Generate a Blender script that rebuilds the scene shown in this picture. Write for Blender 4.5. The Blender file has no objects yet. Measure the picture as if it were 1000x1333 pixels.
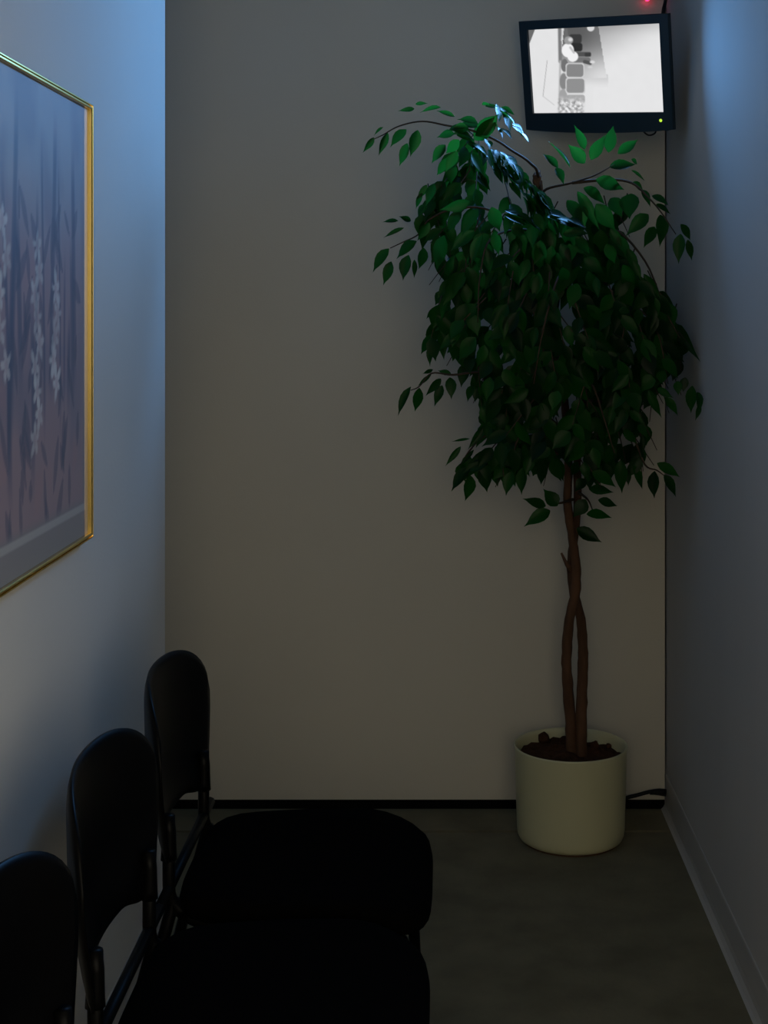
import bpy, bmesh, math, random
from mathutils import Vector, Matrix, noise

random.seed(7)
scene = bpy.context.scene
COL = scene.collection

# ------------------------------------------------------------------ camera
F, CX, CY, EYE = 1850.0, 580.0, 399.0, 1.4      # focal length (px), principal point (px), eye height (m)
cam_data = bpy.data.cameras.new('camera')
cam_data.sensor_fit = 'AUTO'
cam_data.sensor_width = 36.0
cam_data.lens = F / 1333.0 * 36.0
cam_data.shift_x = -(CX - 500.0) / 1333.0
cam_data.shift_y = -(666.5 - CY) / 1333.0
cam_data.clip_start = 0.05
cam = bpy.data.objects.new('camera', cam_data)
COL.objects.link(cam)
cam.location = (0, 0, EYE)
cam.rotation_euler = (math.radians(90), 0, 0)
scene.camera = cam

# ------------------------------------------------------------------ world / exposure
WORLD_COL, WORLD_STR = (1.0, 0.90, 0.70), 2.25
SCREEN_LIGHT_COL, SCREEN_LIGHT_W, SCREEN_SPREAD, SCREEN_TILT = (0.15, 0.45, 1.0), 9.6, 147.0, 180.0 - 16.0   # a flat panel dims off its axis
world = bpy.data.worlds.new('room_light')
scene.world = world
world.use_nodes = True
bg = world.node_tree.nodes['Background']
bg.inputs[0].default_value = (*WORLD_COL, 1)
bg.inputs[1].default_value = WORLD_STR
vs = scene.view_settings
vs.view_transform = 'Standard'
vs.look = 'None'
vs.exposure = 0.0
vs.gamma = 1.0
vs.use_curve_mapping = False


def P(px, py, d):
    """point at depth d seen at photo pixel (px, py)"""
    return Vector(((px - CX) * d / F, d, EYE - (py - CY) * d / F))


# ------------------------------------------------------------------ materials
def material(name, color, rough=0.6, metal=0.0, spec=0.5, noise_scale=None, noise_amt=0.15,
             bump=0.0, bump_scale=80.0, stretch=(1, 1, 1), coat=0.0):
    m = bpy.data.materials.new(name)
    m.use_nodes = True
    nt = m.node_tree
    b = nt.nodes['Principled BSDF']
    b.inputs['Base Color'].default_value = (*color, 1)
    b.inputs['Roughness'].default_value = rough
    b.inputs['Metallic'].default_value = metal
    b.inputs['Specular IOR Level'].default_value = spec
    b.inputs['Coat Weight'].default_value = coat
    tc = nt.nodes.new('ShaderNodeTexCoord')
    mp = nt.nodes.new('ShaderNodeMapping')
    mp.inputs['Scale'].default_value = stretch
    nt.links.new(tc.outputs['Object'], mp.inputs['Vector'])
    if noise_scale:
        n = nt.nodes.new('ShaderNodeTexNoise')
        n.inputs['Scale'].default_value = noise_scale
        n.inputs['Detail'].default_value = 5
        nt.links.new(mp.outputs[0], n.inputs['Vector'])
        r = nt.nodes.new('ShaderNodeValToRGB')
        r.color_ramp.elements[0].position = 0.3
        r.color_ramp.elements[1].position = 0.7
        r.color_ramp.elements[0].color = (*[c * (1 - noise_amt) for c in color], 1)
        r.color_ramp.elements[1].color = (*[min(1, c * (1 + noise_amt)) for c in color], 1)
        nt.links.new(n.outputs['Fac'], r.inputs['Fac'])
        nt.links.new(r.outputs['Color'], b.inputs['Base Color'])
    if bump:
        n2 = nt.nodes.new('ShaderNodeTexNoise')
        n2.inputs['Scale'].default_value = bump_scale
        n2.inputs['Detail'].default_value = 4
        nt.links.new(mp.outputs[0], n2.inputs['Vector'])
        bp = nt.nodes.new('ShaderNodeBump')
        bp.inputs['Strength'].default_value = bump
        bp.inputs['Distance'].default_value = 0.01
        nt.links.new(n2.outputs['Fac'], bp.inputs['Height'])
        nt.links.new(bp.outputs['Normal'], b.inputs['Normal'])
    return m


def emissive(name, color, strength):
    m = bpy.data.materials.new(name)
    m.use_nodes = True
    b = m.node_tree.nodes['Principled BSDF']
    b.inputs['Base Color'].default_value = (0.02, 0.02, 0.02, 1)
    b.inputs['Emission Color'].default_value = (*color, 1)
    b.inputs['Emission Strength'].default_value = strength
    return m


M = {}
M['wall'] = material('wall_paint', (0.645, 0.625, 0.58), 0.75, spec=0.25, noise_scale=1.5, noise_amt=0.03, bump=0.05, bump_scale=160)
M['back'] = material('panel_paint', (0.57, 0.535, 0.455), 0.8, spec=0.2, noise_scale=1.2, noise_amt=0.03, bump=0.05, bump_scale=200)
M['rwall'] = material('brushed_wall_paint', (0.48, 0.465, 0.445), 0.85, spec=0.08, noise_scale=2.0, noise_amt=0.04, bump=0.10, bump_scale=9, stretch=(1, 1, 0.22))
M['ceiling'] = material('ceiling_tile', (0.5, 0.5, 0.48), 0.9, noise_scale=3)
M['concrete'] = material('dark_concrete', (0.155, 0.138, 0.088), 0.75, spec=0.2, noise_scale=7, noise_amt=0.22, bump=0.12, bump_scale=90)
M['joint'] = material('joint_filler', (0.015, 0.014, 0.012), 0.9, noise_scale=30)
M['base'] = material('rubber_base', (0.44, 0.425, 0.40), 0.55, spec=0.25, noise_scale=5, noise_amt=0.05)
M['gap'] = material('dark_gap', (0.004, 0.004, 0.004), 0.95, spec=0.05, noise_scale=20)
M['brass'] = material('polished_brass', (0.80, 0.56, 0.16), 0.22, metal=1.0, noise_scale=8, noise_amt=0.08)
M['frame_back'] = material('frame_backing', (0.08, 0.06, 0.04), 0.8, noise_scale=10)
M['seat'] = material('black_upholstery', (0.0014, 0.0012, 0.0011), 0.95, spec=0.02, noise_scale=60, bump=0.15, bump_scale=300)
M['shell'] = material('black_plastic', (0.0016, 0.0016, 0.0018), 0.38, spec=0.07, noise_scale=20)
M['tube'] = material('black_enamel_tube', (0.0015, 0.0015, 0.0015), 0.45, spec=0.06, noise_scale=15)
M['pot'] = material('cream_ceramic', (0.54, 0.52, 0.325), 0.4, spec=0.4, noise_scale=3, noise_amt=0.04)
M['soil'] = material('brown_soil', (0.05, 0.022, 0.011), 0.95, spec=0.1, noise_scale=60, noise_amt=0.5, bump=0.6, bump_scale=120)
M['bark'] = material('brown_bark', (0.085, 0.042, 0.022), 0.85, spec=0.2, noise_scale=25, noise_amt=0.45, bump=0.5, bump_scale=60, stretch=(1, 1, 0.3))
M['twig'] = material('twig_bark', (0.05, 0.032, 0.018), 0.7, spec=0.2, noise_scale=40, noise_amt=0.3)
M['tv'] = material('black_gloss_plastic', (0.005, 0.016, 0.024), 0.4, spec=0.5, noise_scale=15)  # blue glow of the screen tinted into the black base colour
M['steel'] = material('dark_steel', (0.05, 0.05, 0.05), 0.4, metal=0.8, noise_scale=10)
M['cable'] = material('black_cable', (0.006, 0.006, 0.006), 0.6, spec=0.2, noise_scale=20)
M['led_green'] = emissive('green_led', (0.55, 0.9, 0.05), 1.0)
M['led_red'] = emissive('red_led', (1.0, 0.02, 0.10), 5.0)
M['sensor'] = material('grey_plastic', (0.3, 0.3, 0.3), 0.5, noise_scale=10)


def leaf_material():
    m = bpy.data.materials.new('ficus_leaf')
    m.use_nodes = True
    nt = m.node_tree
    b = nt.nodes['Principled BSDF']
    out = nt.nodes['Material Output']
    oi = nt.nodes.new('ShaderNodeObjectInfo')
    geo = nt.nodes.new('ShaderNodeNewGeometry')
    add = nt.nodes.new('ShaderNodeMath'); add.operation = 'ADD'
    fr = nt.nodes.new('ShaderNodeMath'); fr.operation = 'FRACT'
    nt.links.new(oi.outputs['Random'], add.inputs[0])
    nt.links.new(geo.outputs['Random Per Island'], add.inputs[1])
    nt.links.new(add.outputs[0], fr.inputs[0])
    r = nt.nodes.new('ShaderNodeValToRGB')
    r.color_ramp.elements[0].color = (0.001, 0.007, 0.001, 1)
    r.color_ramp.elements[1].color = (0.006, 0.052, 0.004, 1)
    nt.links.new(fr.outputs[0], r.inputs['Fac'])
    nt.links.new(r.outputs['Color'], b.inputs['Base Color'])
    b.inputs['Roughness'].default_value = 0.36
    b.inputs['Specular IOR Level'].default_value = 0.11
    tr = nt.nodes.new('ShaderNodeBsdfTranslucent')
    tr.inputs['Color'].default_value = (0.03, 0.32, 0.03, 1)
    mix = nt.nodes.new('ShaderNodeMixShader')
    mix.inputs[0].default_value = 0.19
    nt.links.new(b.outputs[0], mix.inputs[1])
    nt.links.new(tr.outputs[0], mix.inputs[2])
    nt.links.new(mix.outputs[0], out.inputs['Surface'])
    return m


M['leaf'] = leaf_material()


def print_material(name, emit):
    """flat print held in a colour attribute: the screen picture (emits) or the framed print"""
    m = bpy.data.materials.new(name)
    m.use_nodes = True
    nt = m.node_tree
    b = nt.nodes['Principled BSDF']
    a = nt.nodes.new('ShaderNodeAttribute')
    a.attribute_name = 'print'
    if emit:
        b.inputs['Base Color'].default_value = (0.01, 0.01, 0.01, 1)
        b.inputs['Roughness'].default_value = 0.6
        b.inputs['Specular IOR Level'].default_value = 0.1
        nt.links.new(a.outputs['Color'], b.inputs['Emission Color'])
        b.inputs['Emission Strength'].default_value = 1.0
    else:
        nt.links.new(a.outputs['Color'], b.inputs['Base Color'])
        b.inputs['Roughness'].default_value = 0.55
        b.inputs['Specular IOR Level'].default_value = 0.3
        b.inputs['Coat Weight'].default_value = 0.6
        b.inputs['Coat Roughness'].default_value = 0.08
    return m


M['screen'] = print_material('screen_picture', True)
M['art'] = print_material('art_print', False)


# ------------------------------------------------------------------ helpers
def link_mesh(name, me, mat=None, parent=None, smooth=False):
    if mat is not None and not me.materials:
        me.materials.append(M[mat])
    if smooth:
        for p in me.polygons:
            p.use_smooth = True
    o = bpy.data.objects.new(name, me)
    COL.objects.link(o)
    if parent is not None:
        o.parent = parent
    return o


def obj(name, bm, mat, parent=None, smooth=False):
    bmesh.ops.recalc_face_normals(bm, faces=bm.faces)
    me = bpy.data.meshes.new(name)
    bm.to_mesh(me)
    bm.free()
    return link_mesh(name, me, mat, parent, smooth)


def empty(name, loc=(0, 0, 0), rot=None):
    o = bpy.data.objects.new(name, None)
    o.empty_display_size = 0.1
    COL.objects.link(o)
    o.location = loc
    if rot is not None:
        o.rotation_euler = rot
    return o


def tag(o, label, cat, group=None):
    o['label'] = label
    o['category'] = cat
    if group:
        o['group'] = group
    return o


def structure(o):
    o['kind'] = 'structure'
    return o


def box(bm, x0, x1, y0, y1, z0, z1, bevel=0.0, seg=2):
    vs_ = [bm.verts.new((x, y, z)) for z in (z0, z1) for y in (y0, y1) for x in (x0, x1)]
    fs = [(0, 2, 3, 1), (4, 5, 7, 6), (0, 1, 5, 4), (2, 6, 7, 3), (0, 4, 6, 2), (1, 3, 7, 5)]
    faces = [bm.faces.new([vs_[i] for i in f]) for f in fs]
    if bevel:
        es = list({e for f in faces for e in f.edges})
        bmesh.ops.bevel(bm, geom=es, offset=bevel, segments=seg, affect='EDGES', profile=0.5)
    return bm


def newbox(*a, **k):
    return box(bmesh.new(), *a, **k)


def smooth_path(pts, n=6):
    """Catmull-Rom through points"""
    pts = [Vector(p) for p in pts]
    if len(pts) < 3:
        return pts
    q = [pts[0] * 2 - pts[1]] + pts + [pts[-1] * 2 - pts[-2]]
    out = []
    for i in range(1, len(q) - 2):
        p0, p1, p2, p3 = q[i - 1], q[i], q[i + 1], q[i + 2]
        for k in range(n):
            t = k / n
            out.append(0.5 * ((2 * p1) + (p2 - p0) * t + (2 * p0 - 5 * p1 + 4 * p2 - p3) * t * t
                              + (3 * p1 - p0 - 3 * p2 + p3) * t ** 3))
    out.append(pts[-1])
    return out


def tube(bm, pts, r0, r1=None, sides=8, wob=0.0):
    pts = [Vector(p) for p in pts]
    r1 = r0 if r1 is None else r1
    n = len(pts)
    rings = []
    prev = None
    for i, p in enumerate(pts):
        t = (pts[min(i + 1, n - 1)] - pts[max(i - 1, 0)]).normalized()
        if prev is None:
            a = Vector((0, 0, 1)) if abs(t.z) < 0.9 else Vector((1, 0, 0))
            u = t.cross(a).normalized()
        else:
            u = (prev - t * prev.dot(t)).normalized()
        prev = u
        v = t.cross(u)
        r = r0 + (r1 - r0) * i / (n - 1)
        ring = []
        for k in range(sides):
            a = 2 * math.pi * k / sides
            rr = r * (1 + (wob * noise.noise(p * 40 + Vector((math.cos(a), math.sin(a), 0)) * 2) if wob else 0))
            ring.append(bm.verts.new(p + (u * math.cos(a) + v * math.sin(a)) * rr))
        rings.append(ring)
    for a, b in zip(rings, rings[1:]):
        for k in range(sides):
            bm.faces.new((a[k], a[(k + 1) % sides], b[(k + 1) % sides], b[k]))
    bm.faces.new(rings[0][::-1])
    bm.faces.new(rings[-1])
    return bm


def rounded_bend(pts, r, n=5):
    """polyline with rounded corners"""
    pts = [Vector(p) for p in pts]
    out = [pts[0]]
    for a, b, c in zip(pts, pts[1:], pts[2:]):
        d0 = (a - b).normalized()
        d1 = (c - b).normalized()
        q0, q1 = b + d0 * r, b + d1 * r
        for k in range(n + 1):
            t = k / n
            out.append(q0 * (1 - t) ** 2 + b * 2 * t * (1 - t) + q1 * t * t)
    out.append(pts[-1])
    return out


def lathe(bm, prof, seg=64, close=False):
    rings = []
    for r, z in prof:
        rings.append([bm.verts.new((r * math.cos(2 * math.pi * k / seg), r * math.sin(2 * math.pi * k / seg), z)) for k in range(seg)])
    for a, b in zip(rings, rings[1:]):
        for k in range(seg):
            bm.faces.new((a[k], a[(k + 1) % seg], b[(k + 1) % seg], b[k]))
    bm.faces.new(rings[0])
    bm.faces.new(rings[-1])
    return bm


def sstep(a, b, x):
    t = max(0.0, min(1.0, (x - a) / (b - a)))
    return t * t * (3 - 2 * t)


# ------------------------------------------------------------------ the room
XL, XR, YB = -0.635, 0.6165, 3.96          # left wall face, right wall face, back panel face
YE = 3.217                                  # where the left partition ends
YR0 = 1.0                                   # right wall cut short here; unseen opening added to light the left wall
YREAR = -1.3                                # open end of the corridor, behind the viewer
H = 2.5

# floor: two poured slabs with an open joint between them
fl = structure(obj('floor', newbox(-2.2, XR + 2.0, YREAR, YB + 0.2, -0.12, -0.02), 'joint'))
YJ = 3.79
obj('concrete_slab', newbox(-2.2, XR + 2.0, YREAR, YJ - 0.007, -0.02, 0.0), 'concrete', fl)
obj('concrete_slab', newbox(-2.2, XR + 2.0, YJ + 0.007, YB + 0.2, -0.02, 0.0), 'concrete', fl)

structure(obj('ceiling', newbox(-2.2, XR + 0.1, YREAR, YB + 0.2, H, H + 0.1), 'ceiling'))

# back wall: a panel hung clear of the floor and of the right wall, dark gap behind it
wb = structure(obj('wall_back', newbox(-2.2, XR - 0.005, YB, YB + 0.05, 0.026, H), 'back'))
obj('shadow_gap', newbox(-2.2, XR + 0.1, YB + 0.06, YB + 0.12, 0.0, H), 'gap', wb)
structure(obj('gap_shade_1', newbox(-2.2, XR - 0.0055, YB + 0.001, YB + 0.03, 0.0, 0.0255), 'gap'))  # near-black strip under the panel, painted in as the gap's shade
structure(obj('wall_right', newbox(XR, XR + 0.1, YR0, YB + 0.058, 0.0, H), 'rwall'))
structure(obj('wall_left', newbox(XL - 0.12, XL, YREAR, YE, 0.0, H), 'wall'))
structure(obj('wall_leak_block', newbox(-2.2, XL - 0.12, YREAR - 0.1, YREAR, 0.0, H), 'wall'))  # unseen wall added to stop light leaking through the alcove
structure(obj('wall_rear_light_block', newbox(XL - 0.119, XR + 0.1, YREAR - 0.1, YREAR, 0.0, 1.1), 'wall'))       # unseen half-height wall, added to block low light from behind the viewer
structure(obj('wall_side_light_block', newbox(XR, XR + 0.1, YREAR, YR0, 1.9, H), 'wall'))                   # unseen header, added to cut off high light through the right opening
structure(obj('wall_alcove', newbox(-2.2, -2.1, YREAR, YB, 0.0, H), 'wall'))


def cove_profile(h=0.097):
    # (distance from wall, height): rubber cove base with a flared toe
    return [(0.0, h), (0.0025, h), (0.0035, h - 0.004), (0.0035, 0.03), (0.005, 0.016), (0.010, 0.006), (0.016, 0.0), (0.0, 0.0)]


def cove(name, x, sgn, y0, y1, mat='base'):
    bm = bmesh.new()
    prof = cove_profile()
    a = [bm.verts.new((x + sgn * p[0], y0, p[1])) for p in prof]
    b = [bm.verts.new((x + sgn * p[0], y1, p[1])) for p in prof]
    n = len(prof)
    for k in range(n):
        bm.faces.new((a[k], a[(k + 1) % n], b[(k + 1) % n], b[k]))
    bm.faces.new(a)
    bm.faces.new(b[::-1])
    return obj(name, bm, mat)


br = structure(cove('baseboard_right', XR, -1, YR0, 3.845))
cove('base_strip', XR, -1, 3.848, YB - 0.001).parent = br
bl = structure(cove('baseboard_left', XL, 1, YREAR, YE))
# the base wraps round the end of the partition
obj('base_return', newbox(XL - 0.12, XL + 0.004, YE, YE + 0.004, 0, 0.097), 'base', bl)

# ------------------------------------------------------------------ monitor on the back wall
def in_poly(x, y, poly):
    c = False
    n = len(poly)
    j = n - 1
    for i in range(n):
        xi, yi = poly[i]
        xj, yj = poly[j]
        if (yi > y) != (yj > y) and x < (xj - xi) * (y - yi) / (yj - yi) + xi:
            c = not c
        j = i
    return c


def seg_dist(x, y, x0, y0, x1, y1):
    dx, dy = x1 - x0, y1 - y0
    t = max(0, min(1, ((x - x0) * dx + (y - y0) * dy) / (dx * dx + dy * dy)))
    return math.hypot(x - x0 - t * dx, y - y0 - t * dy)


def rrect(x, y, x0, x1, y0, y1, r):
    qx = abs(x - (x0 + x1) / 2) - (x1 - x0) / 2 + r
    qy = abs(y - (y0 + y1) / 2) - (y1 - y0) / 2 + r
    return math.hypot(max(qx, 0), max(qy, 0)) + min(max(qx, qy), 0) - r


def ell(x, y, cx, cy, rx, ry):
    return (math.hypot((x - cx) / rx, (y - cy) / ry) - 1) * min(rx, ry)


def lay(g, v, d, soft=3.0):
    a = 1 - sstep(-soft, soft, d)
    return g * (1 - a) + v * a


def screen_grey(x, y):
    """grey value (0..255) of the security picture, drawn in a 720 x 470 picture frame"""
    g = 226.0
    # bright far wall with a soft gradient towards the top
    if x > 480:
        g = 228 - 60 * (1 - sstep(0, 260, (x - 500) * 0.5 + y * 0.9 - 110)) - 14 * (1 - sstep(0, 80, y - 125))
        g = max(g, 150)
    g += 1.5 * noise.noise(Vector((x * 0.02, y * 0.02, 0)))
    # dark floor beside the chairs
    if in_poly(x, y, [(318, 120), (502, 120), (552, 420), (430, 425), (300, 335)]):
        t = sstep(150, 425, y)
        g = 92 + 105 * t ** 1.3 + 22 * sstep(400, 540, x)
    elif in_poly(x, y, [(428, 400), (560, 400), (560, 470), (430, 470)]):
        g = 205 + 20 * sstep(415, 470, y)
    # seam between wall and floor
    g = lay(g, 120, seg_dist(x, y, 292, 140, 296, 330) - 10, 5)
    g = lay(g, 105, seg_dist(x, y, 326, 150, 330, 200) - 10, 5)
    g = lay(g, 205, seg_dist(x, y, 314, 140, 303, 215) - 4, 3)
    g = lay(g, 175, seg_dist(x, y, 296, 330, 290, 600) - 5, 6)
    if in_poly(x, y, [(100, 140), (158, 140), (120, 235), (100, 235)]):
        g = 105
    # corner of a picture on the wall
    g = lay(g, 150, seg_dist(x, y, 222, 325, 198, 522) - 1.5, 2)
    g = lay(g, 196, seg_dist(x, y, 198, 522, 262, 570) - 2, 4)
    # lamp
    g = lay(g, 214, ell(x, y, 464, 148, 20, 20), 3)
    # far chairs
    g = lay(g, 60, rrect(x, y, 345, 415, 183, 232, 14), 3)
    g = lay(g, 48, rrect(x, y, 352, 419, 230, 276, 14), 3)
    # chair backs against the wall
    for cx, cy, rx, ry, v in ((320, 352, 20, 36, 112), (315, 440, 22, 46, 132), (312, 527, 24, 46, 160)):
        g = lay(g, v, ell(x, y, cx, cy, rx, ry), 3)
    # chairs in the foreground
    g = lay(g, 205, rrect(x, y, 326, 430, 340, 420, 16), 2)
    g = lay(g, 132, rrect(x, y, 332, 425, 345, 415, 15), 2)
    g = lay(g, 205, rrect(x, y, 326, 436, 419, 508, 16), 2)
    g = lay(g, 142, rrect(x, y, 332, 430, 425, 502, 15), 2)
    g = lay(g, 166, rrect(x, y, 330, 434, 513, 560, 14), 3)
    # seated figure in a white top, legs stretched out
    g = lay(g, 82, rrect(x, y, 380, 466, 279, 304, 8), 3)
    g = lay(g, 60, rrect(x, y, 432, 466, 284, 304, 6), 3)
    g = lay(g, 112, seg_dist(x, y, 380, 322, 450, 322) - 14, 3)
    g = lay(g, 84, seg_dist(x, y, 432, 332, 462, 340) - 10, 3)
    g = lay(g, 215, ell(x, y, 474, 334, 14, 8), 3)
    g = lay(g, 205, ell(x, y, 462, 362, 14, 6), 3)
    g = lay(g, 240, ell(x, y, 338, 270, 34, 38), 3)
    g = lay(g, 240, ell(x, y, 366, 304, 30, 28), 3)
    g = lay(g, 188, seg_dist(x, y, 352, 255, 372, 282) - 6, 4)
    g = lay(g, 150, ell(x, y, 342, 216, 25, 22), 4)
    g = lay(g, 212, ell(x, y, 352, 212, 12, 10), 5)
    # plant leaves at the bottom
    if y > 505 and 270 < x < 440:
        n = noise.noise(Vector((x * 0.06, y * 0.06, 3))) + 0.5 * noise.noise(Vector((x * 0.15, y * 0.15, 9)))
        k = sstep(510, 570, y) * (1 - sstep(415, 440, x)) * sstep(272, 300, x)
        g = g * (1 - k) + k * max(130, min(238, 195 + 95 * n))
    return max(20, min(245, g))


def make_monitor():
    SW, SH = 0.395, 0.2222
    t = empty('wall_monitor')
    ya, pi_, ro = math.radians(37.4), math.radians(13.7), math.radians(-4.3)
    c = Vector((0.389, 3.700, 2.016))
    hn = Vector((-math.sin(ya), -math.cos(ya), 0))
    r = Vector((math.cos(ya), -math.sin(ya), 0))
    u = Vector((0, 0, 1)) * math.cos(pi_) + hn * math.sin(pi_)
    r2 = r * math.cos(ro) + u * math.sin(ro)
    u2 = -r * math.sin(ro) + u * math.cos(ro)
    n = r2.cross(u2)                       # out of the screen
    t.matrix_world = Matrix(((r2.x, u2.x, n.x, c.x), (r2.y, u2.y, n.y, c.y), (r2.z, u2.z, n.z, c.z), (0, 0, 0, 1)))
    # local frame: x right, y up, z out of the screen; screen glass at z = 0
    OX, OT, OB = SW / 2 + 0.0265, SH / 2 + 0.0235, -SH / 2 - 0.0445
    # bezel: outer outline (bottom edge bowed) and inner opening, 12 mm proud bars
    N = 24
    outer, inner = [], []
    for k in range(N + 1):
        f = k / N
        x = -OX + 2 * OX * f
        outer.append((x, OB - 0.009 * math.sin(math.pi * f) ** 0.8))
        inner.append((-SW / 2 + SW * f, -SH / 2))
    for k in range(N + 1):
        f = k / N
        outer.append((OX - 2 * OX * f, OT))
        inner.append((SW / 2 - SW * f, SH / 2))
    bm = bmesh.new()
    z0, z1 = -0.006, 0.007
    loops = []
    for pts, z, s in ((outer, z0, 1), (outer, z1 - 0.003, 1), (outer, z1, 0.99), (inner, z1, 1), (inner, 0.0005, 0.995)):
        loops.append([bm.verts.new((x * s, y * s, z)) for x, y in pts])
    L = len(outer)
    for a, b in zip(loops, loops[1:]):
        for k in range(L):
            bm.faces.new((a[k], a[(k + 1) % L], b[(k + 1) % L], b[k]))
    obj('bezel', bm, 'tv', t)
    # housing behind, tapering to the rear
    bm = bmesh.new()
    lp = []
    for s, z in ((0.985, -0.006), (0.97, -0.018), (0.62, -0.036), (0.60, -0.038)):
        lp.append([bm.verts.new((x * s, y * s, z)) for x, y in outer])
    for a, b in zip(lp, lp[1:]):
        for k in range(L):
            bm.faces.new((a[k], a[(k + 1) % L], b[(k + 1) % L], b[k]))
    bm.faces.new(lp[0])
    bm.faces.new(lp[-1])
    obj('housing', bm, 'tv', t)
    # the lit picture
    nx, ny = 190, 120
    me = bpy.data.meshes.new('screen')
    verts, cols = [], []
    for j in range(ny + 1):
        for i in range(nx + 1):
            a, b = i / nx, j / ny
            verts.append(((a - 0.5) * SW, (0.5 - b) * SH, 0.0))
            x = (113 + (832 - 113) * a) * (1 - b) + (147 + (858 - 147) * a) * b
            y = (158 + (127 - 158) * a) * (1 - b) + (617 + (605 - 617) * a) * b
            g = (screen_grey(x, y) / 255) ** 2.2
            cols += [g, g, g * 1.01, 1.0]
    faces = [(j * (nx + 1) + i, (j + 1) * (nx + 1) + i, (j + 1) * (nx + 1) + i + 1, j * (nx + 1) + i + 1)
             for j in range(ny) for i in range(nx)]
    me.from_pydata(verts, [], faces)
    me.color_attributes.new('print', 'FLOAT_COLOR', 'POINT').data.foreach_set('color', cols)
    sc = link_mesh('screen', me, 'screen', t)
    sc['label'] = 'bright black-and-white security picture of a row of chairs'
    # power indicator
    bm = bmesh.new()
    bmesh.ops.create_uvsphere(bm, u_segments=12, v_segments=8, radius=0.0042)
    led = obj('power_indicator', bm, 'led_green', t, True)
    led.location = (0.189, -SH / 2 - 0.0205, 0.0075)
    led.scale = (1, 1, 0.5)
    # wall bracket
    inv = t.matrix_world.inverted()
    bm = bmesh.new()
    tube(bm, [inv @ (c - n * 0.036), inv @ Vector((0.43, 3.90, 2.06)), inv @ Vector((0.43, YB - 0.008, 2.06))], 0.014, sides=10)
    obj('bracket_arm', bm, 'steel', t)
    bm = newbox(0.37, 0.49, YB - 0.009, YB - 0.001, 2.0, 2.12)
    bmesh.ops.transform(bm, matrix=inv, verts=bm.verts)
    obj('bracket_plate', bm, 'steel', t)
    tag(t, 'wide black monitor hung high in the corner showing a security camera picture', 'monitor')
    # the light the bright panel throws into the room
    ld = bpy.data.lights.new('screen_light', 'AREA')
    ld.shape = 'RECTANGLE'
    ld.size, ld.size_y = SW * 0.9, SH * 0.7
    ld.energy = SCREEN_LIGHT_W
    ld.color = SCREEN_LIGHT_COL
    ld.spread = math.radians(SCREEN_SPREAD)
    lo = bpy.data.objects.new('screen_light', ld)
    COL.objects.link(lo)
    lo.parent = t
    lo.location = (0, 0.01, 0.026)
    lo.rotation_euler = (math.radians(SCREEN_TILT), 0, 0)          # area lights shine along -Z; tilt as the panel's viewing cone
    return t, r2, u2, n, c


mon, MR, MU, MN, MC = make_monitor()


def mon_pt(x, y, z):
    return MC + MR * x + MU * y + MN * z


# cable from the monitor's top corner up to the ceiling
bm = bmesh.new()
tube(bm, smooth_path([P(863, 24, 3.60), P(864, 12, 3.64), P(867, -4, 3.70), Vector((0.597, 3.88, 2.3)), Vector((0.600, 3.90, H - 0.002))], 5), 0.0045)
tag(obj('monitor_cable', bm, 'cable', None, True), 'dark cable rising to the ceiling from the monitor\'s upper corner', 'cable')
bm = bmesh.new()
tube(bm, smooth_path([P(836, 164, 3.66), P(838, 171, 3.66), P(845, 176, 3.66), P(853, 173, 3.66), P(854, 165, 3.66)], 6), 0.0022)
tag(obj('signal_cable', bm, 'cable', None, True), 'short looped cable hanging just under the monitor', 'cable')

# red indicator on the back wall above the monitor
ri = empty('indicator_light', (0.560, YB, 2.2535))
bm = newbox(-0.022, 0.022, -0.018, -0.0005, 0.002, 0.05, bevel=0.004)
obj('indicator_body', bm, 'sensor', ri)
bm = bmesh.new()
bmesh.ops.create_uvsphere(bm, u_segments=12, v_segments=8, radius=0.0065)
bmesh.ops.translate(bm, vec=(0, -0.016, 0.0), verts=bm.verts)
obj('red_lens', bm, 'led_red', ri, True)
tag(ri, 'tiny glowing red indicator light on the wall above the monitor', 'indicator light')

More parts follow.
